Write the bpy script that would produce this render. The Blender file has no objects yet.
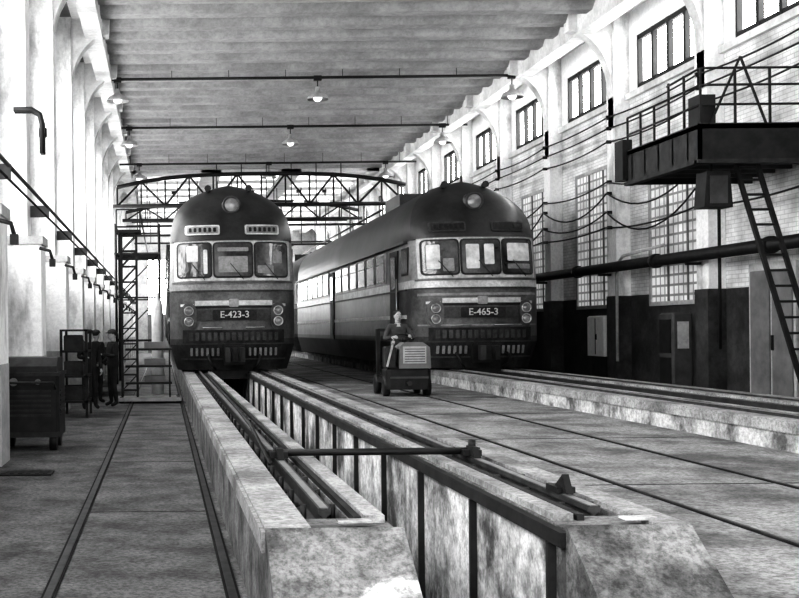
import bpy, bmesh, math, random
from mathutils import Vector, Matrix
random.seed(7)
SC=bpy.context.scene
COL=SC.collection

# ---------------------------------------------------------------- materials
def mat(name,g,g2=None,scale=3.0,rough=0.75,metal=0.0,detail=6,bump=0.0,stretch=(1,1,1),spec=0.3,lo=0.35,hi=0.65,grit=0.0,gs=38):
    m=bpy.data.materials.new(name); m.use_nodes=True
    nt=m.node_tree; b=nt.nodes['Principled BSDF']
    b.inputs['Roughness'].default_value=rough; b.inputs['Metallic'].default_value=metal
    b.inputs['Specular IOR Level'].default_value=spec
    if g2 is None:
        b.inputs['Base Color'].default_value=(g,g,g,1)
    else:
        tc=nt.nodes.new('ShaderNodeTexCoord'); mp=nt.nodes.new('ShaderNodeMapping')
        mp.inputs['Scale'].default_value=stretch
        n=nt.nodes.new('ShaderNodeTexNoise'); n.inputs['Scale'].default_value=scale; n.inputs['Detail'].default_value=detail
        n.inputs['Roughness'].default_value=0.65
        r=nt.nodes.new('ShaderNodeValToRGB')
        r.color_ramp.elements[0].position=lo; r.color_ramp.elements[1].position=hi
        r.color_ramp.elements[0].color=(g,g,g,1); r.color_ramp.elements[1].color=(g2,g2,g2,1)
        nt.links.new(tc.outputs['Object'],mp.inputs[0]); nt.links.new(mp.outputs[0],n.inputs['Vector'])
        nt.links.new(n.outputs['Fac'],r.inputs[0])
        out=r.outputs[0]
        if grit>0:
            n2=nt.nodes.new('ShaderNodeTexNoise'); n2.inputs['Scale'].default_value=gs; n2.inputs['Detail'].default_value=3
            n2.inputs['Roughness'].default_value=.8
            nt.links.new(tc.outputs['Object'],n2.inputs['Vector'])
            r2=nt.nodes.new('ShaderNodeValToRGB'); r2.color_ramp.elements[0].position=.36; r2.color_ramp.elements[1].position=.6
            r2.color_ramp.elements[0].color=(1-grit,)*3+(1,)
            nt.links.new(n2.outputs['Fac'],r2.inputs[0])
            mx=nt.nodes.new('ShaderNodeMix'); mx.data_type='RGBA'; mx.blend_type='MULTIPLY'; mx.inputs['Factor'].default_value=1
            nt.links.new(out,mx.inputs[6]); nt.links.new(r2.outputs[0],mx.inputs[7]); out=mx.outputs[2]
        nt.links.new(out,b.inputs['Base Color'])
        if bump>0:
            bp=nt.nodes.new('ShaderNodeBump'); bp.inputs['Strength'].default_value=bump; bp.inputs['Distance'].default_value=0.02
            nt.links.new(n.outputs['Fac'],bp.inputs['Height']); nt.links.new(bp.outputs[0],b.inputs['Normal'])
    return m
def emis(name,g,st):
    m=bpy.data.materials.new(name); m.use_nodes=True
    b=m.node_tree.nodes['Principled BSDF']
    b.inputs['Base Color'].default_value=(g,g,g,1)
    b.inputs['Emission Color'].default_value=(1,1,1,1); b.inputs['Emission Strength'].default_value=st
    return m
def brickmat(name,c1,c2,mortar,bw,bh,off,ms,em=0.0,rough=0.8):
    m=bpy.data.materials.new(name); m.use_nodes=True
    nt=m.node_tree; b=nt.nodes['Principled BSDF']; b.inputs['Roughness'].default_value=rough
    tc=nt.nodes.new('ShaderNodeTexCoord'); sp=nt.nodes.new('ShaderNodeSeparateXYZ'); cb=nt.nodes.new('ShaderNodeCombineXYZ')
    br=nt.nodes.new('ShaderNodeTexBrick'); br.offset=off
    br.inputs['Color1'].default_value=(c1,c1,c1,1); br.inputs['Color2'].default_value=(c2,c2,c2,1); br.inputs['Mortar'].default_value=(mortar,)*3+(1,)
    br.inputs['Scale'].default_value=1.0; br.inputs['Brick Width'].default_value=bw; br.inputs['Row Height'].default_value=bh
    br.inputs['Mortar Size'].default_value=ms
    nt.links.new(tc.outputs['Object'],sp.inputs[0]); nt.links.new(sp.outputs['Y'],cb.inputs['X']); nt.links.new(sp.outputs['Z'],cb.inputs['Y'])
    nt.links.new(cb.outputs[0],br.inputs['Vector'])
    n=nt.nodes.new('ShaderNodeTexNoise'); n.inputs['Scale'].default_value=1.3; n.inputs['Detail'].default_value=8
    nt.links.new(tc.outputs['Object'],n.inputs['Vector'])
    r=nt.nodes.new('ShaderNodeValToRGB'); r.color_ramp.elements[0].position=.3; r.color_ramp.elements[1].position=.6
    r.color_ramp.elements[0].color=(.5,.5,.5,1)
    mx=nt.nodes.new('ShaderNodeMix'); mx.data_type='RGBA'; mx.blend_type='MULTIPLY'; mx.inputs['Factor'].default_value=1
    nt.links.new(n.outputs['Fac'],r.inputs[0]); nt.links.new(br.outputs['Color'],mx.inputs[6]); nt.links.new(r.outputs[0],mx.inputs[7])
    nt.links.new(mx.outputs[2],b.inputs['Base Color'])
    if em>0:
        nt.links.new(mx.outputs[2],b.inputs['Emission Color']); b.inputs['Emission Strength'].default_value=em
    return m

M_floorL=mat('concrete_floor',.09,.22,1.6,.85,detail=12,bump=.5,grit=.6,gs=26,lo=.38,hi=.6)
M_floorR=mat('concrete_floor_worn',.13,.38,1.1,.75,detail=12,bump=.5,lo=.4,hi=.6,grit=.6,gs=26)
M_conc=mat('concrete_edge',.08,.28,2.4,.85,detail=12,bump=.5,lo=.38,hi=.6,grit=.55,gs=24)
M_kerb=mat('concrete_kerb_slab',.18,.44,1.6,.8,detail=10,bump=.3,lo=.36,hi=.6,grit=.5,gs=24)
M_concface=mat('concrete_pit_face',.10,.78,1.5,.85,detail=12,bump=.5,stretch=(1,1,.8),lo=.4,hi=.56,grit=.5,gs=12)  # paler than the wall: this side's light is painted in; blotches are stains
M_conclight=mat('concrete_lit_side_and_plate',.12,.62,1.8,.85,detail=12,lo=.38,hi=.56,grit=.45,gs=16)  # pale copy for the second pit's lit side, light painted in; also white plates
M_dark=mat('near_black',.008,.02,3,.9)  # near-black fill for joints, grooves, slots and pit floor
M_rail=mat('rail_steel',.03,.09,6,.5,.4)
M_railtop=mat('rail_top_steel',.2,.36,6,.45,.4)
M_black=mat('black_paint',.008,.02,4,.55)
M_dsteel=mat('dark_steel',.018,.045,4,.6,.2)
M_white=mat('whitewash_plaster',.74,.88,.8,.85,grit=.12,gs=9)
M_col=mat('whitewash_column',.45,.88,1.6,.85,detail=10,stretch=(1,1,.35),lo=.34,hi=.5,grit=.15,gs=12)
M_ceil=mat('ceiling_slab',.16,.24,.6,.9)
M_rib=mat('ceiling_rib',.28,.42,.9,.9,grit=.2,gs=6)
M_beam=mat('concrete_beam',.5,.84,.8,.85,grit=.15,gs=8)
M_brick=brickmat('painted_brick',.86,.76,.55,.27,.09,.5,.008)
M_wains=mat('dark_dado_paint',.03,.08,1.4,.6,grit=.3,gs=8)
M_gb=brickmat('glass_block',.55,.4,.15,.24,.24,0,.03,em=.6,rough=.3)  # blocks emit their own colour, standing in for daylight behind them
M_frame=mat('window_frame_dark',.02,.03)
M_sky=emis('bright_window_glass',.9,9)  # glass itself glows in place of the bright sky outside
M_lampe=emis('lamp_glow',.9,1.2)
M_grey=mat('grey_paint',.12,.2,2,.6)
M_greyd=mat('grey_paint_dark',.04,.08,2,.6)
M_lgrey=mat('light_grey_paint',.34,.5,2,.6,grit=.2,gs=9)
# train
T_roof=mat('train_roof_paint',.012,.04,1.5,.42,spec=.5,grit=.3,gs=10)
T_body=mat('train_body_paint',.06,.13,1.6,.4,spec=.5,grit=.4,gs=10,lo=.4,hi=.6)
T_low=mat('train_lower_paint',.035,.08,1.6,.5,grit=.4,gs=12)
T_white=mat('train_cream_paint',.4,.68,2.5,.4,spec=.5,grit=.3,gs=12)
T_band=mat('train_band_paint',.17,.31,1.6,.4,spec=.5,grit=.35,gs=12)
T_skirt=mat('train_skirt_grime',.012,.04,3,.7,grit=.4,gs=14)
T_glass=mat('train_glass',.02,.14,1.8,.12,spec=.7)  # lighter blotches in the pane colour stand in for reflections
T_glassd=mat('train_glass_dark',.01,.05,1.5,.12,spec=.7)
T_patch=mat('cab_pane_patch',.4,.75,4,.8)  # pale patches laid over the cab panes
T_chrome=mat('headlamp_rim',.4,.45,rough=.35,metal=.7)
T_lens=mat('headlamp_lens',.14,.25,6,.15,spec=.8)

# ---------------------------------------------------------------- builder
class B:
    def __init__(s,name): s.n=name; s.v=[]; s.f=[]; s.m=[]; s.s=[]; s.mats=[]
    def mi(s,m):
        if m not in s.mats: s.mats.append(m)
        return s.mats.index(m)
    def add(s,vs,fs,m,smooth=False):
        o=len(s.v); s.v+= [tuple(v) for v in vs]; k=s.mi(m)
        for f in fs: s.f.append([o+i for i in f]); s.m.append(k); s.s.append(smooth)
    def box(s,x0,x1,y0,y1,z0,z1,m):
        if x0>x1:x0,x1=x1,x0
        if y0>y1:y0,y1=y1,y0
        if z0>z1:z0,z1=z1,z0
        vs=[(x0,y0,z0),(x1,y0,z0),(x1,y1,z0),(x0,y1,z0),(x0,y0,z1),(x1,y0,z1),(x1,y1,z1),(x0,y1,z1)]
        s.add(vs,[(0,3,2,1),(4,5,6,7),(0,1,5,4),(1,2,6,5),(2,3,7,6),(3,0,4,7)],m)
    def rbox(s,x0,x1,y0,y1,z0,z1,m,c=.04):
        P=[(x0+c,y0),(x1-c,y0),(x1,y0+c),(x1,y1-c),(x1-c,y1),(x0+c,y1),(x0,y1-c),(x0,y0+c)]
        cx,cy=(x0+x1)/2,(y0+y1)/2
        def sh(p): return (cx+(p[0]-cx)*(1-2*c/max(x1-x0,.01)),cy+(p[1]-cy)*(1-2*c/max(y1-y0,.01)))
        rings=[[(*p,z0) for p in P],[(*p,z1-c) for p in P],[(*sh(p),z1) for p in P]]
        vs=sum(rings,[]); fs=[]
        for r in range(2):
            for i in range(8):
                j=(i+1)%8; fs.append((r*8+i,r*8+j,(r+1)*8+j,(r+1)*8+i))
        fs+= [tuple(range(7,-1,-1)),tuple(range(16,24))]
        s.add(vs,fs,m)
    def prism(s,poly,axis,a0,a1,m):
        def P(p,a):
            return {'x':(a,p[0],p[1]),'y':(p[0],a,p[1]),'z':(p[0],p[1],a)}[axis]
        n=len(poly); vs=[P(p,a0) for p in poly]+[P(p,a1) for p in poly]
        fs=[tuple(range(n)),tuple(range(2*n-1,n-1,-1))]+[(i,(i+1)%n,n+(i+1)%n,n+i) for i in range(n)]
        s.add(vs,fs,m)
    def cyl(s,p0,p1,r,m,n=10,r2=None,smooth=True):
        p0=Vector(p0);p1=Vector(p1); d=(p1-p0).normalized(); r2=r if r2 is None else r2
        a=d.orthogonal().normalized(); b=d.cross(a)
        vs=[];
        for p,rr in((p0,r),(p1,r2)):
            for i in range(n):
                t=2*math.pi*i/n; vs.append(p+a*math.cos(t)*rr+b*math.sin(t)*rr)
        s.add(vs,[(i,(i+1)%n,n+(i+1)%n,n+i) for i in range(n)],m,smooth)
        s.add(vs,[tuple(range(n-1,-1,-1)),tuple(range(n,2*n))],m,False)
    def tube(s,pts,r,m,n=6):
        pts=[Vector(p) for p in pts]; vs=[]; prev=None
        for k,p in enumerate(pts):
            d=(pts[min(k+1,len(pts)-1)]-pts[max(k-1,0)]).normalized()
            a=(prev-d*prev.dot(d)).normalized() if prev is not None and (prev-d*prev.dot(d)).length>1e-4 else d.orthogonal().normalized()
            prev=a; b=d.cross(a)
            for i in range(n):
                t=2*math.pi*i/n; vs.append(p+a*math.cos(t)*r+b*math.sin(t)*r)
        fs=[]
        for k in range(len(pts)-1):
            for i in range(n): fs.append((k*n+i,k*n+(i+1)%n,(k+1)*n+(i+1)%n,(k+1)*n+i))
        fs+=[tuple(range(n)),tuple(range(len(vs)-1,len(vs)-n-1,-1))]
        s.add(vs,fs,m,True)
    def bar(s,p0,p1,w,m): s.cyl(p0,p1,w,m,4,smooth=False)
    def ell(s,c,r,m,n=12,k=8,R=None):
        vs=[];fs=[]; c=Vector(c)
        for j in range(k+1):
            ph=math.pi*j/k
            for i in range(n):
                t=2*math.pi*i/n
                v=Vector((r[0]*math.sin(ph)*math.cos(t),r[1]*math.sin(ph)*math.sin(t),r[2]*math.cos(ph)))
                if R: v=R@v
                vs.append(c+v)
        for j in range(k):
            for i in range(n): fs.append((j*n+i,j*n+(i+1)%n,(j+1)*n+(i+1)%n,(j+1)*n+i))
        s.add(vs,fs,m,True)
    def lathe(s,c,prof,m,axis='z',n=20):
        vs=[];fs=[]; c=Vector(c)
        for (r,h) in prof:
            for i in range(n):
                t=2*math.pi*i/n
                if axis=='z': v=Vector((r*math.cos(t),r*math.sin(t),h))
                elif axis=='y': v=Vector((r*math.cos(t),h,r*math.sin(t)))
                else: v=Vector((h,r*math.cos(t),r*math.sin(t)))
                vs.append(c+v)
        for j in range(len(prof)-1):
            for i in range(n): fs.append((j*n+i,j*n+(i+1)%n,(j+1)*n+(i+1)%n,(j+1)*n+i))
        s.add(vs,fs,m,True)
    def finish(s,parent=None,keep=False):
        me=bpy.data.meshes.new(s.n); 
        xs=[v[0] for v in s.v]; ys=[v[1] for v in s.v]; zs=[v[2] for v in s.v]
        o=Vector(((min(xs)+max(xs))/2,(min(ys)+max(ys))/2,min(zs))) if not keep else Vector((0,0,0))
        me.from_pydata([tuple(Vector(v)-o) for v in s.v],[],s.f)
        for m in s.mats: me.materials.append(m)
        me.polygons.foreach_set('material_index',s.m); me.polygons.foreach_set('use_smooth',s.s)
        bm=bmesh.new(); bm.from_mesh(me); bmesh.ops.remove_doubles(bm,verts=bm.verts,dist=1e-5); bmesh.ops.recalc_face_normals(bm,faces=bm.faces)
        bm.to_mesh(me); bm.free()
        ob=bpy.data.objects.new(s.n,me); ob.location=o; COL.objects.link(ob)
        if parent: ob.parent=parent
        return ob

EYE=1.71; ZP=0.65; ZR=0.70; ZF2=0.35
BAY=4.87
XL=-2.9; XR=12.2; CEIL=9.9
YEND=88
cols=[29.15+BAY*k for k in range(-6,12)]

# ---------------------------------------------------------------- floor
b=B('floor')
b.box(XL-.3,.56,-4,YEND,-.3,0,M_floorL)
b.box(2.7,6.7,-4,YEND,-.3,ZF2,M_floorR)
b.box(8.9,XR+.3,-4,YEND,-.3,0,M_floorL)
b.box(.56,2.7,-4,4.2,-1.2,0,M_floorL)
b.box(6.7,8.9,-4,2,-1.2,.2,M_floorL)
for y in [9.5+i*4.0 for i in range(14)]:
    b.box(2.95,6.45,y,y+.02,ZF2,ZF2+.003,M_dark)
    b.box(-.7,.38,y+1,y+1.015,0,.003,M_dark)
for x,z in((-.756,0),(.43,0),(3.88,ZF2),(5.24,ZF2)):
    w_=.045 if z==0 else .02
    b.box(x-w_,x+w_,3,70,z,z+.012,M_dark)
    b.box(x-w_*.6,x+w_*.6,3,70,z,z+.018,M_rail)
b.finish()

# ---------------------------------------------------------------- inspection pits
def pit(cx,y0,ramp):
    b=B('inspection_pit')
    for sgn in(-1,1):
        xo=cx+sgn*(1.12 if sgn<0 or not ramp else 1.05); xi=cx+sgn*.44
        a,c=min(xo,xi),max(xo,xi); rx=cx+sgn*.76; g=.12
        ys=y0
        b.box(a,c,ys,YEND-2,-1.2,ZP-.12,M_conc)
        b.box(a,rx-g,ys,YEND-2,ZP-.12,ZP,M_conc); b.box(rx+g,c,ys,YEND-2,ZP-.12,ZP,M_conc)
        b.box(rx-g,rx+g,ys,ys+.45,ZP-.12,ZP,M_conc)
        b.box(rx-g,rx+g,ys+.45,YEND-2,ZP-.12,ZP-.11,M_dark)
        if sgn>0:
            b.box(xi-.015,xi,ys,YEND-2,-1.2,ZP-.09,M_concface)
            b.box(xi-.05,xi,ys,YEND-2,ZP-.09,ZP-.01,M_dsteel)
            y=ys+.2; k=0
            while y<40:
                b.box(xi-.03,xi-.01,y,y+.08,-1.2,ZP-.09,M_dark)
                b.box(xi-.06,xi-.01,y-.04,y-.005,-1.2,ZP-.09,M_dsteel)
                y+=1.5; k+=1
        else:
            b.box(xo-.012,xo,ys,YEND-2,0.0,ZP-.1,M_conc if ramp else M_conclight)
            b.box(xo-.04,xo+.1,ys,YEND-2,ZP-.1,ZP+.01,M_kerb)
        y=ys+.02
        while y<45:
            l=1.9
            if sgn<0: b.box(xo-.02,rx-g-.02,y,y+l-.012,ZP,ZP+.03,M_kerb)
            else: b.box(rx+g+.02,xo+.02,y,y+l-.012,ZP,ZP+.03,M_kerb)
            y+=l
        s_=-sgn
        b.box(rx+s_*(g+.01),rx+s_*(g+.05),ys+.3,YEND-3,ZP,ZP+.035,M_dsteel)
        b.box(rx+s_*(g+.07),rx+s_*(g+.18),ys+.3,YEND-3,ZP,ZP+.04,M_kerb)
        if ramp:
            b.prism([(ys,-1.2),(ys,ZP+.03),(ys-.55,ZP-.33),(ys-1.15,-.02),(ys-1.15,-1.2)],'x',a-.02,c+.02,M_conc)
            b.box(rx+.02,rx+.2,ys+.12,ys+.22,ZP+.03,ZP+.04,M_conclight)
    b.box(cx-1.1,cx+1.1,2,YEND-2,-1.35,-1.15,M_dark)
    b.finish()
    r=B('railway_track')
    for sgn in(-1,1):
        rx=cx+sgn*.76
        zb=ZR-.15
        prof=[(-.065,.0),(.065,.0),(.065,.02),(.012,.04),(.012,.1),(.036,.115),(.036,.15),(-.036,.15),(-.036,.115),(-.012,.1),(-.012,.04),(-.065,.02)]
        r.prism([(rx+p[0],zb+.004+p[1]*.97) for p in prof],'y',y0+.5,YEND-3,M_rail)
        r.box(rx-.022,rx+.022,y0+.5,YEND-3,ZR-.004,ZR+.001,M_railtop)
        y=y0+.7
        while y<60:
            r.box(rx-.105,rx+.105,y,y+.14,zb-.01,zb+.035,M_dsteel)
            for q in(-.085,.085): r.cyl((rx+q,y+.07,zb),(rx+q,y+.07,ZP+.03),.018,M_dsteel,6)
            y+=.62
    r.finish()
pit(1.66,5.76,True)
pit(7.8,2.0,False)

b=B('wheel_stop_bar')
b.tube([(.86,8.8,ZR+.035),(2.5,8.8,ZR+.035)],.028,M_black,8)
for x in(.90,2.42):
    b.box(x-.07,x+.07,8.7,8.9,ZR+.003,ZR+.05,M_black)
    b.prism([(8.55,ZR+.003),(8.65,ZR+.08),(8.8,ZR+.08),(8.8,ZR+.003)],'x',x-.025,x+.025,M_black)
b.cyl((2.44,8.8,ZR+.04),(2.44,8.8,ZR+.12),.03,M_black,8)
b.finish()
b=B('rail_clamp')
b.box(2.37,2.48,6.7,6.9,ZR+.003,ZR+.04,M_black)
b.prism([(6.62,ZR+.01),(6.7,ZR+.12),(6.76,ZR+.08),(6.86,ZR+.02)],'x',2.4,2.44,M_black)
b.finish()
b=B('steel_pole')
b.tube([(.8,8.4,ZP+.05),(.82,10.5,ZP+.16),(.9,13.5,ZP+.1),(.95,22,ZR+.03)],.018,M_black,8)
b.finish()

# ---------------------------------------------------------------- walls
wc=[26.72+BAY*k for k in range(-5,12)]
b=B('wall_right')
zc0,zc1=7.8,9.15
b.box(XR,XR+.3,-4,YEND,2.5,zc0,M_brick)
b.box(XR-.02,XR+.3,-4,YEND,0,2.5,M_wains)
b.box(XR,XR+.3,-4,YEND,zc1,CEIL+.4,M_white)
prev=-4
for y in wc:
    b.box(XR,XR+.3,prev,y-1.7,zc0,zc1,M_white); prev=y+1.7
b.box(XR,XR+.3,prev,YEND,zc0,zc1,M_white)
b.box(XR-.12,XR,-4,YEND,zc0-.22,zc0-.06,M_beam)
b.finish()
b=B('wall_column_row')
for y in cols:
    b.box(XR-.38,XR-.005,y-.27,y+.27,2.5,CEIL,M_col)
    b.box(XR-.42,XR-.005,y-.3,y+.3,0,2.5,M_wains)
    pts=[(XR-.38,6.9)]
    for k in range(9):
        a=k/8*math.pi/2
        pts.append((XR-.38-1.15*(1-math.cos(a)),7.7+1.75*math.sin(a)))
    pts+=[(XR-1.53,CEIL),(XR-.3,CEIL)]
    b.prism(pts,'y',y-.17,y+.17,M_beam)
b.finish()
n=1
for i,y in enumerate(wc):
    w=B('window_%d'%n); n+=1
    w.box(XR+.2,XR+.22,y-1.7,y+1.7,zc0,zc1,M_sky)
    for k in range(5):
        yy=y-1.7+3.4*k/4; w.box(XR+.02,XR+.14,yy-.06,yy+.06,zc0,zc1,M_frame)
    for zz in(zc0+.05,zc1-.06): w.box(XR+.03,XR+.13,y-1.7,y+1.7,zz-.06,zz+.06,M_frame)
    w.finish()
for k in range(0,8):
    y=26.1+BAY*k
    w=B('window_%d'%n); n+=1
    w.box(XR-.06,XR+.02,y-1.42,y+1.42,2.3,6.0,M_gb)
    for q in(-1.46,1.46): w.box(XR-.1,XR,y+q-.05,y+q+.05,2.25,6.05,M_lgrey)
    for zz in(2.25,6.05): w.box(XR-.1,XR,y-1.5,y+1.5,zz-.05,zz+.05,M_lgrey)
    for q in(-.5,.5): w.box(XR-.09,XR,y+q-.03,y+q+.03,2.3,6.0,M_grey)
    w.finish()

b=B('wall_left')
b.box(XL-.3,XL,-4,YEND,0,3.2,M_lgrey)
b.box(XL-.3,XL,-4,YEND,8.3,CEIL+.4,M_white)
b.box(XL-.3,XL,-4,-1.5,3.2,8.3,M_white)
for y in cols: b.box(XL-.3,XL,y-.75,y+.75,3.2,8.3,M_white)
b.finish()
for y in cols[:-1]:
    w=B('window_%d'%n); n+=1
    for k in range(5):
        yy=y+.75+(BAY-1.5)*k/4; w.box(XL-.2,XL-.1,yy-.04,yy+.04,3.2,8.3,M_frame)
    for k in range(5):
        zz=3.2+5.1*k/4; w.box(XL-.2,XL-.1,y+.75,y+BAY-.75,zz-.04,zz+.04,M_frame)
    w.finish()
b=B('column_row')
for y in cols:
    w=.3
    b.box(XL,-2.32,y-w,y+w,3.3,CEIL,M_col)
    b.box(XL,-2.08,y-w-.08,y+w+.08,1.3,3.3,M_col)
    b.box(XL,-2.075,y-w-.085,y+w+.085,0,1.3,M_lgrey)
    b.box(XL,-2.04,y-w-.12,y+w+.12,3.22,3.36,M_lgrey)
    pts=[(-2.35,7.4)]
    for k in range(9):
        a=k/8*math.pi/2
        pts.append((-2.35+1.0*(1-math.cos(a)),7.9+1.55*math.sin(a)))
    pts+=[(-1.3,CEIL),(-2.4,CEIL)]
    b.prism(pts,'y',y-.22,y+.22,M_beam)
b.finish()
# ---------------------------------------------------------------- ceiling
b=B('ceiling')
YC=55.5
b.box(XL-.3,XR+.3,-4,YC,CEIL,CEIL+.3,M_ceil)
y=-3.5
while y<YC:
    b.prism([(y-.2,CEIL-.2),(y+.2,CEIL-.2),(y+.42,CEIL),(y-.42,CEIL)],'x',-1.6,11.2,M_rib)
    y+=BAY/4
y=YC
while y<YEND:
    b.box(XL-.3,XR+.3,y,y+1.3,CEIL-.3,CEIL,M_beam); y+=3.0  # paler slabs with gaps open to the sky, to brighten the far end
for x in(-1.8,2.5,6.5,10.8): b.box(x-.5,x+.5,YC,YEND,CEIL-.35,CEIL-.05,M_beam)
b.finish()
for nm,x0,x1 in(('trim_1',-1.95,-1.5),('trim_2',10.9,11.35)):
    b=B(nm); b.box(x0,x1,-4,YEND,CEIL-.55,CEIL+.01,M_beam); b.finish()
b=B('trim_3'); b.box(-2.3,-1.95,-4,YEND,CEIL-.02,CEIL+.02,M_white); b.box(XR-.9,XR,-4,YEND,CEIL-.04,CEIL+.02,M_white); b.finish()

b=B('wall_back')
b.box(XL-.3,XR+.3,YEND,YEND+.3,7.4,CEIL+.4,M_lgrey)
b.box(XL-.3,-1.2,YEND,YEND+.3,0,7.4,M_lgrey); b.box(11,XR+.3,YEND,YEND+.3,0,7.4,M_lgrey)
b.box(4.2,5.2,YEND,YEND+.3,0,7.4,M_grey)
b.box(-1.2,4.2,YEND,YEND+.3,-.3,3.0,M_grey); b.box(5.2,11,YEND,YEND+.3,-.3,3.0,M_grey)
b.finish()
w=B('window_%d'%n); n+=1
for x0,x1 in((-1.2,4.2),(5.2,11)):
    w.box(x0,x1,YEND+.15,YEND+.17,3.0,7.4,M_sky)
    for k in range(7):
        x=x0+(x1-x0)*k/6; w.box(x-.06,x+.06,YEND+.02,YEND+.12,3,7.4,M_frame)
    for z in(3,4.4,5.9,7.4): w.box(x0,x1,YEND+.02,YEND+.12,z-.06,z+.06,M_frame)
w.finish()

# ---------------------------------------------------------------- truss
for Y,zt,zb in((50,8.75,7.35),(62,8.9,7.9)):
    b=B('roof_truss')
    xs=[-2.0+ (13.0)*k/12 for k in range(13)]
    def top(x): 
        t=(x-4.5)/6.5; return zt-.55*abs(t)**3
    b.tube([(x,Y,top(x)) for x in xs],.09,M_black,6)
    b.tube([(-2.2,Y,zb),(11.2,Y,zb)],.09,M_black,6)
    for k in range(12):
        x0,x1=xs[k],xs[k+1]
        if k%2==0: b.bar((x0,Y,zb),(x1,Y,top(x1)),.06,M_black)
        else: b.bar((x0,Y,top(x0)),(x1,Y,zb),.06,M_black)
        b.bar((x0,Y,zb),(x0,Y,top(x0)),.05,M_black)
    b.tube([(-2.2,Y+.6,zb+.1),(11.2,Y+.6,zb+.1)],.07,M_beam,6)
    b.finish()
b=B('overhead_pipework')
for z,x0,x1,Y in((7.0,-1.8,11,56),(6.7,-1.8,4.5,58),(6.4,3,11,61),(8.2,-1.8,11,66),(7.4,-1.8,11,72),(6.9,2,9,52)):
    b.tube([(x0,Y,z),(x1,Y,z)],.06,M_dsteel,6)
    for k in range(6):
        x=x0+(x1-x0)*(k+.5)/6; b.bar((x,Y,z),(x,Y,CEIL-.4),.03,M_dsteel)
for x in(-1.0,3.9,5.0,10): b.tube([(x,50,7.1),(x,80,7.1)],.05,M_dsteel,6)
b.tube([(4.3+.3*math.sin(k),52+k*.5,7-.28*k) for k in range(9)],.04,M_black,6)
b.finish()

# ---------------------------------------------------------------- pendants
def pend(x,Y,zp,glow=False):
    b=B('pendant_lamp')
    b.cyl((x,Y,zp-.02),(x,Y,zp-.32),.018,M_black,8)
    b.box(x-.12,x+.12,Y-.06,Y+.06,zp-.1,zp+.05,M_black)
    b.lathe((x,Y,zp),[(.0,-.28),(.07,-.29),(.08,-.42),(.13,-.47),(.27,-.55),(.34,-.66),(.34,-.68),(.26,-.58),(.1,-.5)],M_lgrey if not glow else M_lampe)
    b.ell((x,Y,zp-.6),(.14,.14,.15),M_lampe)
    b.finish()
def xpipe(Y,z,x0=-1.9,x1=11.6):
    b=B('ceiling_conduit')
    b.tube([(x0,Y,z),(x1,Y,z)],.045,M_black,8)
    for k in range(8):
        x=x0+.5+k*1.75; b.bar((x,Y,z),(x,Y,CEIL),.012,M_black)
    b.finish()
for Y,z,xs in((34.1,9.45,(-1.32,4.83,10.8)),(42.0,9.4,(-1.2,4.9,10.65)),(50.5,9.3,(-1.0,4.9,10.2)),(24.3,9.45,())):
    xpipe(Y,z)
    for x in xs: pend(x,Y,z)
for x in(.65,4.9,7.4,8.8): pend(x,60,9.2,True)

# ---------------------------------------------------------------- left wall pipes
b=B('wall_pipe_run')
b.tube([(-2.0,4,3.9),(-2.0,70,3.9)],.028,M_greyd,8)
b.tube([(-2.02,4,3.74),(-2.02,70,3.74)],.018,M_black,6)
for y in cols: b.box(-2.3,-1.97,y-.02,y+.02,3.72,3.92,M_greyd)
b.finish()
b=B('wall_downpipe'); y,z=19.4,5.5
for o in(0,.14):
    b.tube([(-2.5,y-.4-o,z),(-2.2,y-.4-o,z),(-2.06,y-.4-o,z-.08),(-2.02,y-.4-o,z-.25),(-2.02,y-.4-o,z-.75)],.045,M_black,8)
b.cyl((-2.02,y-.4,z-.45),(-2.02,y-.4,z-.3),.07,M_black); b.finish()
b=B('wall_bracket_row')
for y in cols[3:]:
    b.tube([(-2.1,y-.42,3.15),(-1.92,y-.42,3.1),(-1.88,y-.42,2.95)],.03,M_black,6)
    b.box(-1.93,-1.83,y-.47,y-.37,2.83,2.96,M_black)
b.finish()

# ---------------------------------------------------------------- right wall services
b=B('steam_main_pipe')
b.tube([(11.5,4,3.22),(11.5,60,3.22)],.13,M_black,12)
for y in cols: b.box(11.45,XR-.42,y-.04,y+.04,3.03,3.09,M_black); b.cyl((11.5,y+1.5,3.22),(11.5,y+1.65,3.22),.17,M_black,12)
b.finish()
def sag(p0,p1,s,n=10):
    p0=Vector(p0);p1=Vector(p1); return [tuple(p0.lerp(p1,k/n)-Vector((0,0,s*4*(k/n)*(1-k/n)))) for k in range(n+1)]
b=B('wall_cable_run')
for j,(z,s) in enumerate(((7.2,.1),(6.9,.06),(6.55,.12),(5.5,.3),(5.2,.45),(4.7,.5),(4.3,.12))):
    x=XR-.45-.015*j
    for k in range(len(cols)-1):
        if 4.5<z<5.6 and 18<cols[k]<24: continue
        b.tube(sag((x,cols[k],z),(x,cols[k+1],z),s*(.5+.9*random.random())),.022,M_black,5)
for y in cols:
    for z in(7.2,6.9,6.55,5.5,5.2,4.7,4.3): b.box(XR-.5,XR-.38,y-.03,y+.03,z-.04,z+.04,M_black)
b.finish()
b=B('wall_conduit')
b.tube([(11.75,26.0,3.6),(11.75,28.3,3.5),(11.75,28.6,3.35),(11.75,28.7,3.0),(11.75,28.7,.8)],.04,M_lgrey,8)
b.finish()
b=B('wall_conduit')
b.tube([(11.8,23.5,1.2),(11.8,23.5,4.5)],.035,M_black,8)
b.finish()
b=B('electrical_cabinet')
b.rbox(11.8,XR-.03,29.7,30.9,.9,2.0,M_white); b.box(11.79,11.81,30.28,30.31,.95,1.93,M_dark); b.box(11.77,11.8,30.2,30.24,1.35,1.5,M_black)
b.box(11.9,XR-.03,29.8,30.8,0,.9,M_dsteel)
b.finish()
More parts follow.
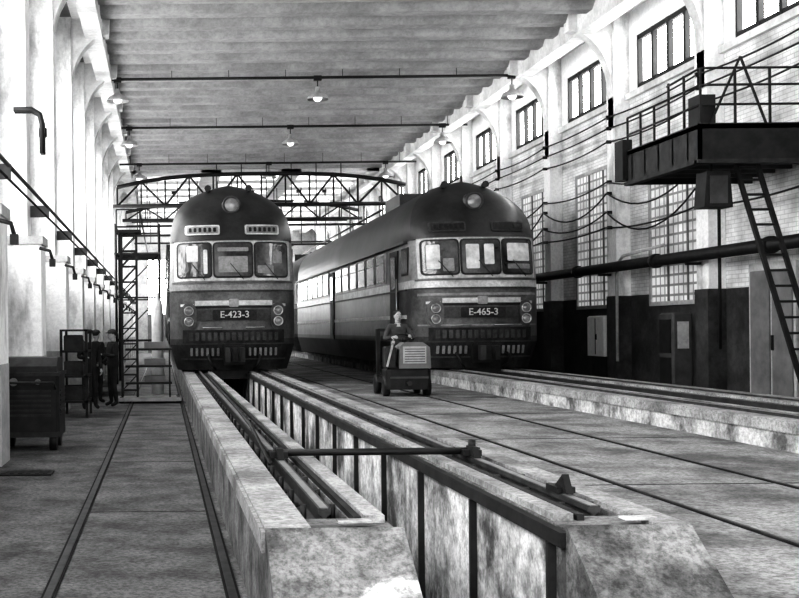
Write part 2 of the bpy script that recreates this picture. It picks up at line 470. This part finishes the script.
b=B('tool_locker')
b.rbox(11.3,XR-.45,24.6,25.3,0.,2.0,M_greyd)
b.box(11.28,11.31,24.68,25.22,1.1,1.85,M_black); b.box(11.28,11.31,24.68,25.22,.2,1.0,M_black)
b.box(11.4,11.65,24.58,24.61,1.2,1.8,M_lgrey)
b.finish()
b=B('door_1')
b.box(XR-.1,XR-.02,21.2,22.9,0,2.95,M_lgrey); b.box(XR-.13,XR-.1,21.3,22.0,.1,2.8,M_grey); b.box(XR-.13,XR-.1,22.1,22.8,.1,2.8,M_grey)
b.box(XR-.17,XR-.13,21.93,21.97,1.2,1.5,M_black)
b.finish()

# ---------------------------------------------------------------- raised service gallery
b=B('service_gallery')
gx0,gx1,gy0,gy1,gz0,gz1=9.6,XR-.03,19.8,22.9,4.62,5.3
b.box(gx0,gx1,gy0,gy1,gz1-.08,gz1,M_greyd)
b.box(gx0,gx0+.06,gy0,gy1,gz0,gz1+.02,M_dsteel)
b.box(gx0,gx1,gy0,gy0+.06,gz0,gz1+.02,M_black); b.box(gx0,gx1,gy1-.06,gy1,gz0,gz1+.02,M_black)
for k in range(5): 
    y=gy0+.4+k*.6; b.box(gx0,gx1,y,y+.06,gz0+.1,gz1-.05,M_greyd)
b.box(gx0-.05,gx0+.12,gy0,gy1,gz0-.02,gz0+.05,M_dsteel); b.box(gx0-.05,gx1,gy0-.05,gy0+.1,gz0-.02,gz0+.05,M_dsteel)
b.box(gx0-.1,gx0+.1,gy1-.05,gy1+.35,gz0+.1,gz1+.25,M_black)
nst=6
for k in range(nst):
    y=gy0+(gy1-gy0)*k/(nst-1); b.bar((gx0+.03,y,gz1),(gx0+.03,y,gz1+(1.0 if k<3 else .7)),.025,M_black)
for z in(.35,.7): b.tube([(gx0+.03,gy0,gz1+z),(gx0+.03,gy1,gz1+z)],.022,M_black)
b.tube([(gx0+.03,gy0,gz1+1.0),(gx0+.03,gy0+1.3,gz1+.95)],.022,M_black)
for k in range(5):
    x=gx0+.03+k*.62; b.bar((x,gy0,gz1),(x,gy0,gz1+1.0),.025,M_black)
for z in(.35,.7,1.0): b.tube([(gx0+.03,gy0,gz1+z),(gx1,gy0,gz1+z)],.022,M_black)
b.bar((gx0+.2,gy0,gz1),(gx0+.75,gy0,gz1+1.2),.025,M_black); b.bar((gx0+1.2,gy0,gz1),(gx0+.75,gy0,gz1+1.2),.025,M_black)
b.box(gx0+.05,gx0+.35,gy0+.1,gy0+.5,gz1,gz1+.55,M_black)
b.finish()
b=B('steel_ladder')
y0=20.2
for x in(10.45,10.85): b.bar((x,y0,gz0),(x+.5,y0-1.0,1.0),.05,M_black); b.bar((x+.5,y0-1.0,1.0),(x+.64,y0-1.3,.0),.05,M_black)
for k in range(13):
    t=k/13; b.bar((10.45+.5*t,y0-1.0*t,gz0-(gz0-1)*t),(10.85+.5*t,y0-1.0*t,gz0-(gz0-1)*t),.03,M_black)
b.finish()
b=B('loudspeaker')
b.prism([(9.83,3.85),(10.35,3.85),(10.3,4.5),(9.88,4.5)],'y',20.1,20.5,M_black)
b.box(9.93,10.25,20.08,20.1,3.92,4.42,M_greyd); b.bar((10.05,20.3,4.48),(10.05,20.3,4.7),.03,M_black)
b.finish()

# ---------------------------------------------------------------- trains
def textmesh(s,size):
    c=bpy.data.curves.new('t','FONT'); c.body=s; c.size=size; c.align_x='CENTER'; c.align_y='CENTER'; c.extrude=.006; c.offset=.003
    o=bpy.data.objects.new('t',c); COL.objects.link(o); dg=bpy.context.evaluated_depsgraph_get()
    me=bpy.data.meshes.new_from_object(o.evaluated_get(dg)); vs=[tuple(v.co) for v in me.vertices]; fs=[tuple(p.vertices) for p in me.polygons]
    bpy.data.objects.remove(o); return vs,fs
def train(X,Yf,num,var):
    b=B('diesel_railcar'); L=24.0
    W=1.56; RH=1.58
    ZB=.73
    def w(z):
        if z<1.36: return 1.38+.18*(z-ZB)/(1.36-ZB)
        if z<=3.9: return W-.03*max(0,z-2.9)
        t=min(1,(z-3.9)/RH); return (W-.03)*max(0,1-t**2.5)**.5
    def fy(u,z):
        u=abs(u)
        y=.2*u*u+.5*u**6
        if z<1.36: y+=.25*(1.36-z)
        if z>2.7: y+=.14*(z-2.7)
        if z>3.9: t=(z-3.9)/RH; y+=1.15*t**2.6+.2*t
        return y
    def P(x,z,off=0):
        return (X+x,Yf+fy(max(-1,min(1,x/max(w(z),.01))),z)-off,z)
    zs=[ZB,.85,1.0,1.36,1.5,1.75,2.0,2.2,2.4,2.6,2.7,2.9,3.1,3.25,3.4,3.55,3.7,3.9]
    zs+= [3.9+RH*math.sin(math.pi/2*k/12) for k in range(1,13)]
    us=[math.sin(math.pi/2*(-1+2*k/40)) for k in range(41)]
    rows=[]
    for z in zs:
        ww=w(z); ye=fy(1,z)
        row=[(X-ww,Yf+L,z),(X-ww,Yf+L*.5,z),(X-ww,Yf+max(3.5,ye+.2),z)]
        row+=[(X+u*ww,Yf+fy(u,z),z) for u in us]
        row+=[(X+ww,Yf+max(3.5,ye+.2),z),(X+ww,Yf+L*.5,z),(X+ww,Yf+L,z)]
        rows.append(row)
    nc=len(rows[0])
    for r in range(len(rows)-1):
        zm=(zs[r]+zs[r+1])/2
        m=T_skirt if zm<1.36 else T_low if zm<1.5 else T_body if zm<2.7 else (T_white if var else T_band) if zm<2.9 else T_band if zm<3.9 else T_roof
        vs=rows[r]+rows[r+1]
        b.add(vs,[(i,i+1,nc+i+1,nc+i) for i in range(nc-1)],m,True)
    vs=[r[0] for r in rows]+[r[-1] for r in rows]; k=len(rows)
    b.add(vs,[(i,i+1,k+i+1,k+i) for i in range(k-1)],T_roof)
    b.add([rows[0][0],rows[0][-1],(X+1.1,Yf+.7,.74),(X-1.1,Yf+.7,.74)],[(0,1,2,3)],T_skirt)
    def rr(cx,cz,hx,hz,r,off,m,sl=0,n=4):
        pts=[]
        for qx,qz,a0 in((1,1,0),(-1,1,90),(-1,-1,180),(1,-1,270)):
            for i in range(n):
                a=math.radians(a0+90*i/(n-1)); pts.append((qx*(hx-r)+r*math.cos(a),qz*(hz-r)+r*math.sin(a)))
        ring=[]
        for i,p in enumerate(pts):
            q=pts[(i+1)%len(pts)]; d=math.hypot(q[0]-p[0],q[1]-p[1]); k=max(1,int(d/.08))
            for j in range(k): ring.append((p[0]+(q[0]-p[0])*j/k,p[1]+(q[1]-p[1])*j/k))
        N=len(ring); vs=[];fs=[]
        lv=[(1.0,-.03),(1.0,off),(.85,off),(.7,off),(.55,off),(.4,off),(.25,off),(.1,off),(.01,off)]
        for sc,o in lv:
            for (x,z) in ring: vs.append(P(cx+x*sc,cz+z*sc+sl*x*sc,o))
        for j in range(len(lv)-1):
            for i in range(N): fs.append((j*N+i,j*N+(i+1)%N,(j+1)*N+(i+1)%N,(j+1)*N+i))
        b.add(vs,fs,m,False)
    def strip(x0,x1,z0,z1,off,m,nx=24,sl=0,nz=None):
        nz=nz or max(1,int((z1-z0)/.12)); vs=[];fs=[]
        prof=[(z0,-.03)]+[(z0+(z1-z0)*q/nz,off) for q in range(nz+1)]+[(z1,-.03)]
        M=len(prof)
        for i in range(nx+1):
            x=x0+(x1-x0)*i/nx; d=sl*abs(x)
            for (z,o) in prof: vs.append(P(x,z+d,o))
        for i in range(nx):
            for j in range(M-1): fs.append((i*M+j,(i+1)*M+j,(i+1)*M+j+1,i*M+j+1))
        b.add(vs,fs,m)
    strip(-1.44,1.44,2.93,3.94,.03,T_white,36)
    wins=((-.95,.40),(0,.46),(.95,.40))
    for i,(cx,hx) in enumerate(wins):
        rr(cx,3.44,hx+.035,.445,.1,.05,M_black)
        rr(cx,3.44,hx-.005,.405,.08,.065,T_glass if (i+var)%3 else T_glassd)
    o2=.078
    if var==0:
        rr(.0,3.33,.36,.2,.03,o2,T_band); rr(-1.0,3.6,.14,.2,.03,o2,T_patch); rr(-.68,3.4,.05,.3,.03,o2,T_patch)
        rr(.8,3.2,.2,.1,.03,o2,T_band); rr(0,3.7,.38,.05,.02,o2,T_band); rr(1.1,3.5,.12,.15,.03,o2,T_band)
    else:
        rr(-1.12,3.45,.15,.3,.03,o2,T_patch); rr(-.78,3.25,.13,.16,.03,o2,T_band); rr(-.2,3.45,.16,.3,.03,o2,T_patch); rr(.2,3.5,.12,.25,.03,o2,T_patch)
        rr(.95,3.55,.3,.22,.03,o2,T_patch); rr(.95,3.2,.3,.06,.02,o2,T_band)
    for cx in(-.9,.05,.9):
        p=P(cx+.2,2.95,.12); q=P(cx-.12,3.35,.12); b.tube([p,q],.012,M_black,4)
    for sx in(-1,1):
        rr(sx*.74,4.2,.43,.125,.05,.035,T_white if var==0 else T_low)
        rr(sx*.74,4.2,.39,.09,.03,.045,T_band if var==0 else T_skirt)
        for k in range(6): rr(sx*.74-.3+.12*k,4.2,.035,.055,.02,.055,M_black)
    strip(-1.5,1.5,3.93,4.0,.09,T_roof,36)
    c=P(0,4.85)
    b.cyl((c[0],c[1]+.5,4.85),(c[0],c[1]-.14,4.85),.23,T_roof,20)
    b.lathe((c[0],c[1]-.14,4.85),[(.23,0),(.23,-.05),(.19,-.06),(.17,-.02)],T_low,'y')
    b.lathe((c[0],c[1]-.14,4.85),[(.18,-.02),(.1,-.045),(0,-.05)],T_lens,'y')
    for sx in(-.55,.5): b.cyl((X+sx,Yf+1.7,5.32),(X+sx,Yf+1.3,5.36),.04,M_dsteel,8,.09)
    b.box(X-.9,X+.9,Yf+5,Yf+7,5.2,5.58,T_roof)
    for k in range(5): b.lathe((X+.0,Yf+9+3*k,5.3),[(.3,0),(.3,.19),(.2,.29),(0,.31)],T_roof)
    strip(-1.5,1.5,2.87,2.91,.04,T_body,30); strip(-1.52,1.52,2.66,2.70,.03,T_low,30)
    strip(-.95,.95,2.32,2.44,.06,T_white,20)
    strip(-1.02,1.02,2.26,2.3,.05,M_black,20)
    strip(-1.3,-.98,2.30,2.36,.04,T_white,6); strip(.98,1.3,2.30,2.36,.04,T_white,6)
    rr(0,2.38,.12,.1,.04,.08,T_band)
    if var: strip(-1.46,1.46,2.5,2.56,.03,T_band,30); strip(-1.46,1.46,1.76,1.8,.03,T_band,30)
    strip(-.9,.9,1.95,2.22,.04,T_low,16)
    rr(.02,2.09,.54,.12,.03,.06,T_skirt)
    vs,fs=textmesh(num,.23)
    b.add([(X+.02+v[0],P(v[0],2.09,.068)[1]-v[2],2.09+v[1]) for v in vs],fs,T_white)
    for sx in(-1,1):
        cx=sx*1.1
        rr(cx,2.06,.18,.32,.16,.05,T_body)
        for z in(2.19,1.93):
            y=P(cx-sx*.03,z,.02)[1]
            b.cyl((X+cx,y+.15,z),(X+cx,y-.05,z),.115,T_low,16)
            b.lathe((X+cx,y-.05,z),[(.12,.02),(.12,-.03),(.1,-.035),(.095,0)],T_chrome,'y')
            b.lathe((X+cx,y-.05,z),[(.1,0),(.05,-.02),(0,-.025)],T_lens,'y')
    for sx in(-1,1):
        b.tube([P(sx*.75,1.78,.0),P(sx*.75,1.78,.08),P(sx*.3,1.78,.08),P(sx*.3,1.78,0)],.013,T_chrome,5)
    strip(-1.25,1.25,1.4,1.72,.03,T_skirt,20)
    for k in range(15): rr(-1.05+.15*k,1.56,.045,.1,.02,.045,T_low)
    for k in range(17):
        if abs(-1.04+.13*k)>.3: rr(-1.04+.13*k,1.18,.03,.1,.02,.03,T_band)
    strip(-1.3,1.3,.98,1.02,.04,T_low,16)
    y=Yf-.05
    b.box(X-.26,X+.26,y-.05,y+.4,.86,1.34,M_black)
    b.box(X-.12,X+.12,y-.4,y+.2,1.0,1.24,M_dsteel)
    b.prism([(X-.24,y-.42),(X-.26,y-.72),(X-.14,y-.74),(X-.08,y-.52),(X+.06,y-.5),(X+.1,y-.7),(X+.22,y-.66),(X+.2,y-.4)],'z',.95,1.29,M_dsteel)
    for sx in(-.62,.62):
        b.tube([(X+sx,Yf+.1,1.1),(X+sx,Yf-.18,1.02),(X+sx*.9,Yf-.2,.85),(X+sx*.75,Yf-.1,.76)],.035,M_black,6)
    b.box(X-.6,X+.6,Yf+.25,Yf+.4,.5,.76,M_black)
    for sx in(-1,1):
        xs=X+sx*(W+.012)
        def pan(y0,y1,z0,z1,m,t=.02): b.box(xs-sx*.04,xs+sx*t,Yf+y0,Yf+y1,z0,z1,m)
        pan(1.0,1.75,3.05,3.75,M_black,.005); pan(1.05,1.7,3.1,3.7,T_glassd,.01)
        for yd in(2.2,13.0):
            pan(yd,yd+.95,1.35,3.75,M_black,.015); pan(yd+.2,yd+.75,2.75,3.6,T_glassd,.03)
            b.tube([(xs+sx*.06,Yf+yd-.1,1.5),(xs+sx*.06,Yf+yd-.1,3.0)],.02,T_chrome,5)
        y=3.9
        while y<23:
            if not(12.0<y<14.2):
                pan(y-.05,y+1.15,2.95,3.8,T_white,.004); pan(y,y+1.1,3.0,3.75,T_glassd,.02); pan(y,y+1.1,3.5,3.53,T_band,.03)
            y+=1.5
        pan(1.2,L,2.66,2.7,T_low,.02); pan(1.2,L,1.95,2.05,T_white,.008); pan(1.2,L,3.86,3.92,T_roof,.06)
    zr=ZR+.462
    for yb in(3.6,19.5):
        for ya in(-1.2,1.2):
            b.cyl((X-.9,Yf+yb+ya,zr),(X+.9,Yf+yb+ya,zr),.08,M_dsteel,10)
            for sx in(-1,1):
                b.cyl((X+sx*.7,Yf+yb+ya,zr),(X+sx*.82,Yf+yb+ya,zr),.46,M_dsteel,24)
                b.box(X+sx*.95,X+sx*1.15,Yf+yb+ya-.15,Yf+yb+ya+.15,1.0,1.3,M_black)
        for sx in(-1,1): b.box(X+sx*.95,X+sx*1.1,Yf+yb-1.7,Yf+yb+1.7,1.2,1.4,M_black)
    b.box(X-1.2,X+1.2,Yf+7,Yf+16,.85,1.5,T_skirt)
    b.box(X-1.3,X+1.3,Yf+1,Yf+L,1.3,1.5,T_skirt)
    return b.finish()
train(1.74,27.2,'E-423-3',0)
train(7.74,26.9,'E-465-3',1)
train(7.74,52.2,'E-465-1',0)

# ---------------------------------------------------------------- left side equipment
b=B('welding_machine')
x0,x1,y0,y1=-2.4,-1.5,15.9,16.9
b.rbox(x0,x1,y0,y1,.28,1.15,M_black,.05)
b.prism([(y0+.05,1.1),(y0+.05,1.22),(y0+.2,1.34),(y1-.2,1.34),(y1-.05,1.22),(y1-.05,1.1)],'x',x0+.03,x1-.03,M_dsteel)
b.box(x0-.02,x1+.02,y0-.03,y1+.03,1.08,1.13,M_dsteel)
for k in range(6): b.box(x0+.12,x1-.12,y0-.015,y0,.5+.07*k,.53+.07*k,M_dsteel)
for k in range(6): b.box(x1,x1+.015,y0+.15,y1-.15,.5+.07*k,.53+.07*k,M_dsteel)
b.cyl((x0+.25,y0-.03,1.0),(x0+.25,y0,1.0),.06,M_grey,12); b.cyl((x0+.6,y0-.05,1.0),(x0+.6,y0,1.0),.04,M_grey,12)
b.box(x0,x1,y0+.02,y1-.02,.2,.28,M_dsteel)
for x in(x0+.1,x1-.1):
    for y in(y0+.18,y1-.18): b.cyl((x-.05,y,.14),(x+.05,y,.14),.14,M_black,16)
b.tube([(x0+.05,y0,.9),(x0+.05,y0-.25,1.0),(x1-.05,y0-.25,1.0),(x1-.05,y0,.9)],.02,M_dsteel,6)
b.finish()
b=B('drain_cover'); b.box(-2.0,-1.35,13.2,13.6,0,.02,M_black)
for k in range(6): b.box(-1.95+.1*k,-1.9+.1*k,13.25,13.55,.02,.028,M_dsteel)
b.finish()
b=B('maintenance_tower')
tx,ty=-.8,26.6
b.box(-1.1,.42,ty-.4,ty+.4,.05,.14,M_lgrey)
for x in(-1.0,.35):
    for y in(ty-.3,ty+.3): b.cyl((x,y-.03,.08),(x,y+.03,.08),.08,M_black,12)
for dx in(-.18,.18):
    for dy in(-.18,.18): b.bar((tx+dx,ty+dy,.1),(tx+dx,ty+dy,4.1),.035,M_black)
for k in range(11):
    z=.3+k*.37
    for dy in(-.18,.18): b.bar((tx-.18,ty+dy,z),(tx+.18,ty+dy,z),.02,M_black); b.bar((tx-.18,ty+dy,z),(tx+.18,ty+dy,min(z+.37,4.1)),.015,M_black)
    for dx in(-.18,.18): b.bar((tx+dx,ty-.18,z),(tx+dx,ty+.18,z),.02,M_black)
for z in(.45,.85,1.25): 
    b.box(tx-.1,.2,ty-.3,ty+.3,z,z+.05,M_black); b.box(tx+.35,.05,ty-.2,ty+.2,z+.05,z+.2,M_grey)
for y in(ty-.28,ty+.28): b.bar((.15,y,.1),(.15,y,1.3),.025,M_black)
b.box(tx-.3,tx+.3,ty-.3,ty+.3,4.05,4.12,M_black)
for dx in(-.28,.28): b.bar((tx+dx,ty-.28,4.1),(tx+dx,ty-.28,4.6),.02,M_black)
b.bar((tx-.28,ty-.28,4.6),(tx+.28,ty-.28,4.6),.02,M_black)
b.finish()
b=B('scaffold')
for x in(-1.5,-.1):
    for y in(36,38.5): b.cyl((x,y,0),(x,y,5.2),.04,M_black,8)
for z in(1.4,2.8,4.2,5.1):
    for y in(36,38.5): b.bar((-1.5,y,z),(-.1,y,z),.035,M_black)
    for x in(-1.5,-.1): b.bar((x,36,z),(x,38.5,z),.035,M_black)
for z in(1.4,2.8): b.bar((-1.5,36,z),(-.1,36,z+1.4),.025,M_black)
b.box(-1.55,-.05,35.95,38.55,4.2,4.26,M_greyd)
b.finish()
b=B('gas_cylinder')
b.lathe((-.15,30.2,0),[(0,0),(.16,0),(.16,2.3),(.13,2.5),(.05,2.62),(.05,2.75),(0,2.76)],M_white)
b.finish()
b=B('workbench')
b.box(-2.0,-1.35,29,32,.85,.93,M_greyd)
for x in(-1.95,-1.42):
    for y in(29.1,31.9): b.box(x,x+.07,y-.035,y+.035,0,.85,M_black)
b.box(-1.95,-1.4,29.1,31.9,.25,.3,M_greyd); b.box(-1.9,-1.5,29.3,29.9,.93,1.3,M_black); b.box(-1.85,-1.5,30.5,31.2,.93,1.15,M_grey)
b.finish()
b=B('parts_rack')
for x in(-2.05,-1.55):
    for y in(22.0,23.2): b.box(x,x+.05,y,y+.05,0,1.75,M_black)
for z in(.3,.8,1.3,1.72): b.box(-2.05,-1.5,22.0,23.25,z,z+.04,M_black)
for k in range(5):
    for z in(.34,.84,1.34): b.rbox(-1.98,-1.6,22.08+.22*k,22.25+.22*k,z,z+.15+.18*random.random(),M_dsteel,.02)
b.finish()

# ---------------------------------------------------------------- people
P_skin=mat('skin',.3,.4,8,.6); P_hair=mat('hair_dark',.015,.03); P_suit=mat('work_overalls',.012,.03,5,.9); P_suit2=mat('work_jacket',.04,.08,5,.9)
P_boot=mat('boots',.012,.02); P_eye=mat('eye_white',.5,.6); P_lip=mat('lips',.12,.15); P_cap=mat('work_cap',.03,.05,6,.9); P_shirt=mat('shirt_light',.3,.4,5,.9)
def skin_obj(name,verts,edges,radii,m,parent,root=0,sub=2):
    me=bpy.data.meshes.new(name); me.from_pydata(verts,edges,[])
    o=bpy.data.objects.new(name,me); COL.objects.link(o)
    sk=o.modifiers.new('s','SKIN'); sk.use_smooth_shade=True
    o.modifiers.new('u','SUBSURF').levels=sub; o.modifiers['u'].render_levels=sub
    for i,r in enumerate(radii):
        d=me.skin_vertices[0].data[i]; d.radius=(r,r) if not isinstance(r,tuple) else r; d.use_root=(i==root)
    dg=bpy.context.evaluated_depsgraph_get(); dg.update()
    nm=bpy.data.meshes.new_from_object(o.evaluated_get(dg)); bpy.data.objects.remove(o)
    nm.materials.clear(); nm.materials.append(m)
    for p in nm.polygons: p.use_smooth=True; p.material_index=0
    ob=bpy.data.objects.new(name,nm); COL.objects.link(ob); ob.parent=parent
    return ob
def hand(name,w,d,side,parent,curl=.5):
    w=Vector(w); d=Vector(d).normalized(); t=Vector(side); t=(t-d*t.dot(d)).normalized(); nrm=d.cross(t)
    V=[w,w+d*.035,w+d*.06]; E=[(0,1),(1,2)]; R=[.022,(.03,.02),(.032,.018)]
    for k,(o,l) in enumerate(((.028,.072),(.010,.08),(-.009,.075),(-.027,.058))):
        kn=w+d*.09+t*o; i=len(V)
        f1=(d*math.cos(curl)+nrm*math.sin(curl)); f2=(d*math.cos(2*curl)+nrm*math.sin(2*curl))
        V+=[kn,kn+f1*l*.5,kn+f1*l*.5+f2*l*.5]; E+=[(2,i),(i,i+1),(i+1,i+2)]; R+=[.011,.0095,.008]
    i=len(V); b0=w+d*.03+t*.03
    V+=[b0,b0+d*.03+t*.022+nrm*.01,b0+d*.055+t*.028+nrm*.025]; E+=[(1,i),(i,i+1),(i+1,i+2)]; R+=[.014,.011,.009]
    return skin_obj(name,[tuple(v) for v in V],E,R,P_skin,parent,0,1)
def head(parent,c,yaw,capm):
    b=B('head'); R=Matrix.Rotation(yaw,3,'Z'); c=Vector(c)
    vs=[];fs=[]; n=20;k=16
    for j in range(k+1):
        ph=math.pi*j/k
        for i in range(n):
            t=2*math.pi*i/n
            x=math.sin(ph)*math.cos(t); y=math.sin(ph)*math.sin(t); z=math.cos(ph)
            wz=1-.22*max(0,-z)**1.2
            X_=x*.077*wz; Y_=y*.098*(1-.1*max(0,-z)); Z_=z*.118
            if y<-.5 and abs(x)<.22:
                g=math.exp(-((z+.12)/.2)**2)*math.exp(-(x/.13)**2); Y_-=.024*g
            if y<-.4 and z<-.55: Y_-=.012
            if y<-.3: 
                e=math.exp(-((z-.05)/.14)**2)*math.exp(-((abs(x)-.4)/.18)**2); Y_+=.01*e
            vs.append(c+R@Vector((X_,Y_,Z_)))
    for j in range(k):
        for i in range(n): fs.append((j*n+i,j*n+(i+1)%n,(j+1)*n+(i+1)%n,(j+1)*n+i))
    b.add(vs,fs,P_skin,True)
    for sx in(-1,1):
        b.ell(c+R@Vector((sx*.031,-.083,.006)),(.013,.01,.008),P_eye,8,6,R); b.ell(c+R@Vector((sx*.031,-.0915,.006)),(.005,.004,.005),P_hair,6,4,R)
        b.ell(c+R@Vector((sx*.078,.005,-.005)),(.01,.02,.033),P_skin,8,6,R)
        b.ell(c+R@Vector((sx*.032,-.092,.028)),(.018,.006,.004),P_hair,8,4,R)
    b.ell(c+R@Vector((0,-.094,-.055)),(.024,.008,.007),P_lip,8,5,R)
    b.ell(c+R@Vector((0,.022,.045)),(.086,.095,.094),P_hair,16,10,R)
    if capm:
        b.ell(c+R@Vector((0,.0,.075)),(.092,.108,.065),capm,16,8,R)
        b.ell(c+R@Vector((0,-.105,.055)),(.062,.05,.01),capm,12,5,R)
    b.cyl(c+R@Vector((0,.02,-.17)),c+R@Vector((0,.01,-.06)),.055,P_skin,12,.052)
    o=b.finish(parent); return o
def worker(name,loc,yaw,pose,suit,capm,hy=0,coll=None):
    e=bpy.data.objects.new(name,None); COL.objects.link(e)
    J=dict(pel=(0,0,.95),sp=(0,.0,1.12),ch=(0,.0,1.32),nk=(0,.01,1.46),
      sl=(-.175,.0,1.41),sr=(.175,.0,1.41),el=(-.23,.03,1.13),er=(.23,.03,1.13),wl=(-.25,-.05,.9),wr=(.25,-.05,.9),
      hl=(-.09,0,.9),hr=(.09,0,.9),kl=(-.11,-.02,.5),kr=(.12,-.03,.5),al=(-.12,.02,.1),ar=(.14,.03,.1),tl=(-.14,-.14,.045),tr=(.17,-.13,.045))
    J.update(pose)
    order=[k for k in J.keys() if k!='thumb']; idx={k:i for i,k in enumerate(order)}
    rad=dict(pel=(.155,.115),sp=(.15,.11),ch=(.17,.12),nk=.062,sl=.075,sr=.075,el=.05,er=.05,wl=.034,wr=.034,hl=.095,hr=.095,kl=.065,kr=.065,al=.05,ar=.05,tl=.04,tr=.04)
    ed=[('pel','sp'),('sp','ch'),('ch','nk'),('ch','sl'),('ch','sr'),('sl','el'),('sr','er'),('el','wl'),('er','wr'),('pel','hl'),('pel','hr'),('hl','kl'),('hr','kr'),('kl','al'),('kr','ar'),('al','tl'),('ar','tr')]
    body=skin_obj('body',[J[k] for k in order],[(idx[a],idx[c]) for a,c in ed],[rad[k] for k in order],suit,e,0,2)
    body.data.materials.append(P_boot)
    for p in body.data.polygons:
        ctr=p.center
        if min((ctr-Vector(J['al'])).length,(ctr-Vector(J['tl'])).length,(ctr-Vector(J['ar'])).length,(ctr-Vector(J['tr'])).length)<.1: p.material_index=1
    nk=Vector(J['nk']); head(e,nk+Vector((0,-.02,.165)),hy,capm)
    b=B('collar'); b.lathe(nk+Vector((0,0,-.03)),[(.1,-.02),(.085,.02),(.07,.05),(.066,.04)],coll or suit,n=14); b.finish(e)
    for s_,wk,ek,sd in((-1,'wl','el',1),(1,'wr','er',-1)):
        d=(Vector(J[wk])-Vector(J[ek])).normalized()
        hand('hand_left' if s_<0 else 'hand_right',J[wk],d,pose.get('thumb',(sd*.4,-1,0)) ,e)
    e.location=loc; e.rotation_euler=(0,0,yaw)
    return e
worker('worker',(-1.62,24.3,0),.3,{'wl':(-.12,-.28,1.15),'el':(-.24,-.02,1.15)},P_suit,P_cap,.2)
worker('worker',(-1.15,25.2,0),-1.1,{'wr':(.1,-.3,1.2),'er':(.25,-.05,1.15),'wl':(-.22,-.18,1.0)},P_suit,P_cap,0)
worker('worker',(-1.6,26.4,0),2.6,{},P_suit,P_cap,0)

# ---------------------------------------------------------------- forklift with driver
b=B('forklift_truck')
X,Y,F=4.88,22.1,ZF2
b.rbox(X-.44,X+.46,Y,Y+.5,F+.14,F+.6,M_black,.08)
b.prism([(X-.18,F+.56),(X+.46,F+.56),(X+.44,F+.98),(X+.3,F+1.08),(X-.06,F+1.08),(X-.16,F+1.0)],'y',Y+.02,Y+.48,M_grey)
b.box(X-.1,X+.36,Y,Y+.03,F+.66,F+1.0,M_lgrey)
for k in range(6): b.box(X-.07,X+.33,Y-.012,Y,F+.69+.05*k,F+.705+.05*k,M_greyd)
b.box(X-.36,X+.4,Y-.02,Y,F+.36,F+.4,M_greyd); b.cyl((X,Y-.12,F+.27),(X,Y,F+.27),.05,M_dsteel,10)
b.box(X-.44,X+.46,Y+.45,Y+1.35,F+.26,F+.36,M_black)
b.rbox(X-.44,X-.22,Y+.05,Y+.4,F+.58,F+1.0,M_dsteel,.03)
b.bar((X-.42,Y+.02,F+.6),(X-.3,Y+.02,F+1.06),.025,M_lgrey); b.cyl((X-.3,Y+.02,F+1.06),(X-.3,Y-.02,F+1.1),.035,M_lgrey)
for x in(X-.4,X+.42):
    for y in(Y+.25,Y+1.15):
        b.lathe((x,y,F+.2),[(0,-.06),(.1,-.06),(.2,-.05),(.2,.05),(.1,.06),(0,.06)],M_black,'x')
for x in(X-.33,X+.35): b.box(x-.04,x+.04,Y+1.35,Y+1.45,F+.1,F+1.35,M_dsteel)
for z in(.5,1.3): b.box(X-.33,X+.35,Y+1.37,Y+1.43,F+z,F+z+.06,M_dsteel)
for x in(X-.22,X+.24): b.box(x-.05,x+.05,Y+1.45,Y+2.3,F+.1,F+.14,M_dsteel)
b.box(X-.25,X+.25,Y+.5,Y+.92,F+.36,F+.7,M_black)
b.tube([(X,Y+.52,F+.6),(X,Y+.5,F+1.16)],.025,M_black)
b.tube([(X+.16*math.cos(t),Y+.5+.09*math.sin(t),F+1.18+.06*math.sin(t)) for t in [2*math.pi*i/20 for i in range(21)]],.014,M_black)
b.finish()
worker('truck_driver',(X-.02,Y+.86,F+.84-.85),0,{
 'kl':(-.15,-.3,.9),'kr':(.17,-.3,.9),'al':(-.15,-.3,.58),'ar':(.17,-.3,.58),'tl':(-.15,-.36,.54),'tr':(.17,-.36,.54),
 'el':(-.3,-.1,1.16),'er':(.3,-.1,1.16),'wl':(-.19,-.31,1.19),'wr':(.19,-.31,1.19)},P_suit2,None,.1,P_shirt)

# ---------------------------------------------------------------- light
wd=bpy.data.worlds.new('sky'); SC.world=wd; wd.use_nodes=True
bg=wd.node_tree.nodes['Background']; bg.inputs[0].default_value=(1,1,1,1); bg.inputs[1].default_value=3.5
def area(name,loc,rot,sx,sy,p):
    l=bpy.data.lights.new(name,'AREA'); l.shape='RECTANGLE'; l.size=sx; l.size_y=sy; l.energy=p
    o=bpy.data.objects.new(name,l); o.location=loc; o.rotation_euler=rot; COL.objects.link(o)
area('daylight_left',(XL-.9,26,6.2),(0,math.radians(-80),0),5,56,5000)
l=bpy.data.lights.new('sun_shaft','SPOT'); l.energy=9000; l.spot_size=math.radians(2.8); l.spot_blend=.15; l.shadow_soft_size=.02
o=bpy.data.objects.new('sun_shaft',l); o.location=(-2.0,-1.0,6.5); COL.objects.link(o)
o.rotation_euler=(Vector((1.13,5.25,.38))-Vector(o.location)).to_track_quat('-Z','Y').to_euler()

cam=bpy.data.cameras.new('camera'); cam.lens=50.0; cam.sensor_width=36; cam.shift_x=.296; cam.shift_y=.040; cam.clip_end=300
co=bpy.data.objects.new('camera',cam); co.location=(0,0,EYE); co.rotation_euler=(math.radians(90),math.radians(.6),0); COL.objects.link(co)
SC.camera=co
SC.view_settings.view_transform='Standard'
for lk in('High Contrast','Medium High Contrast'):
    try: SC.view_settings.look=lk; break
    except Exception as ex: print(ex)
SC.view_settings.exposure=0.22
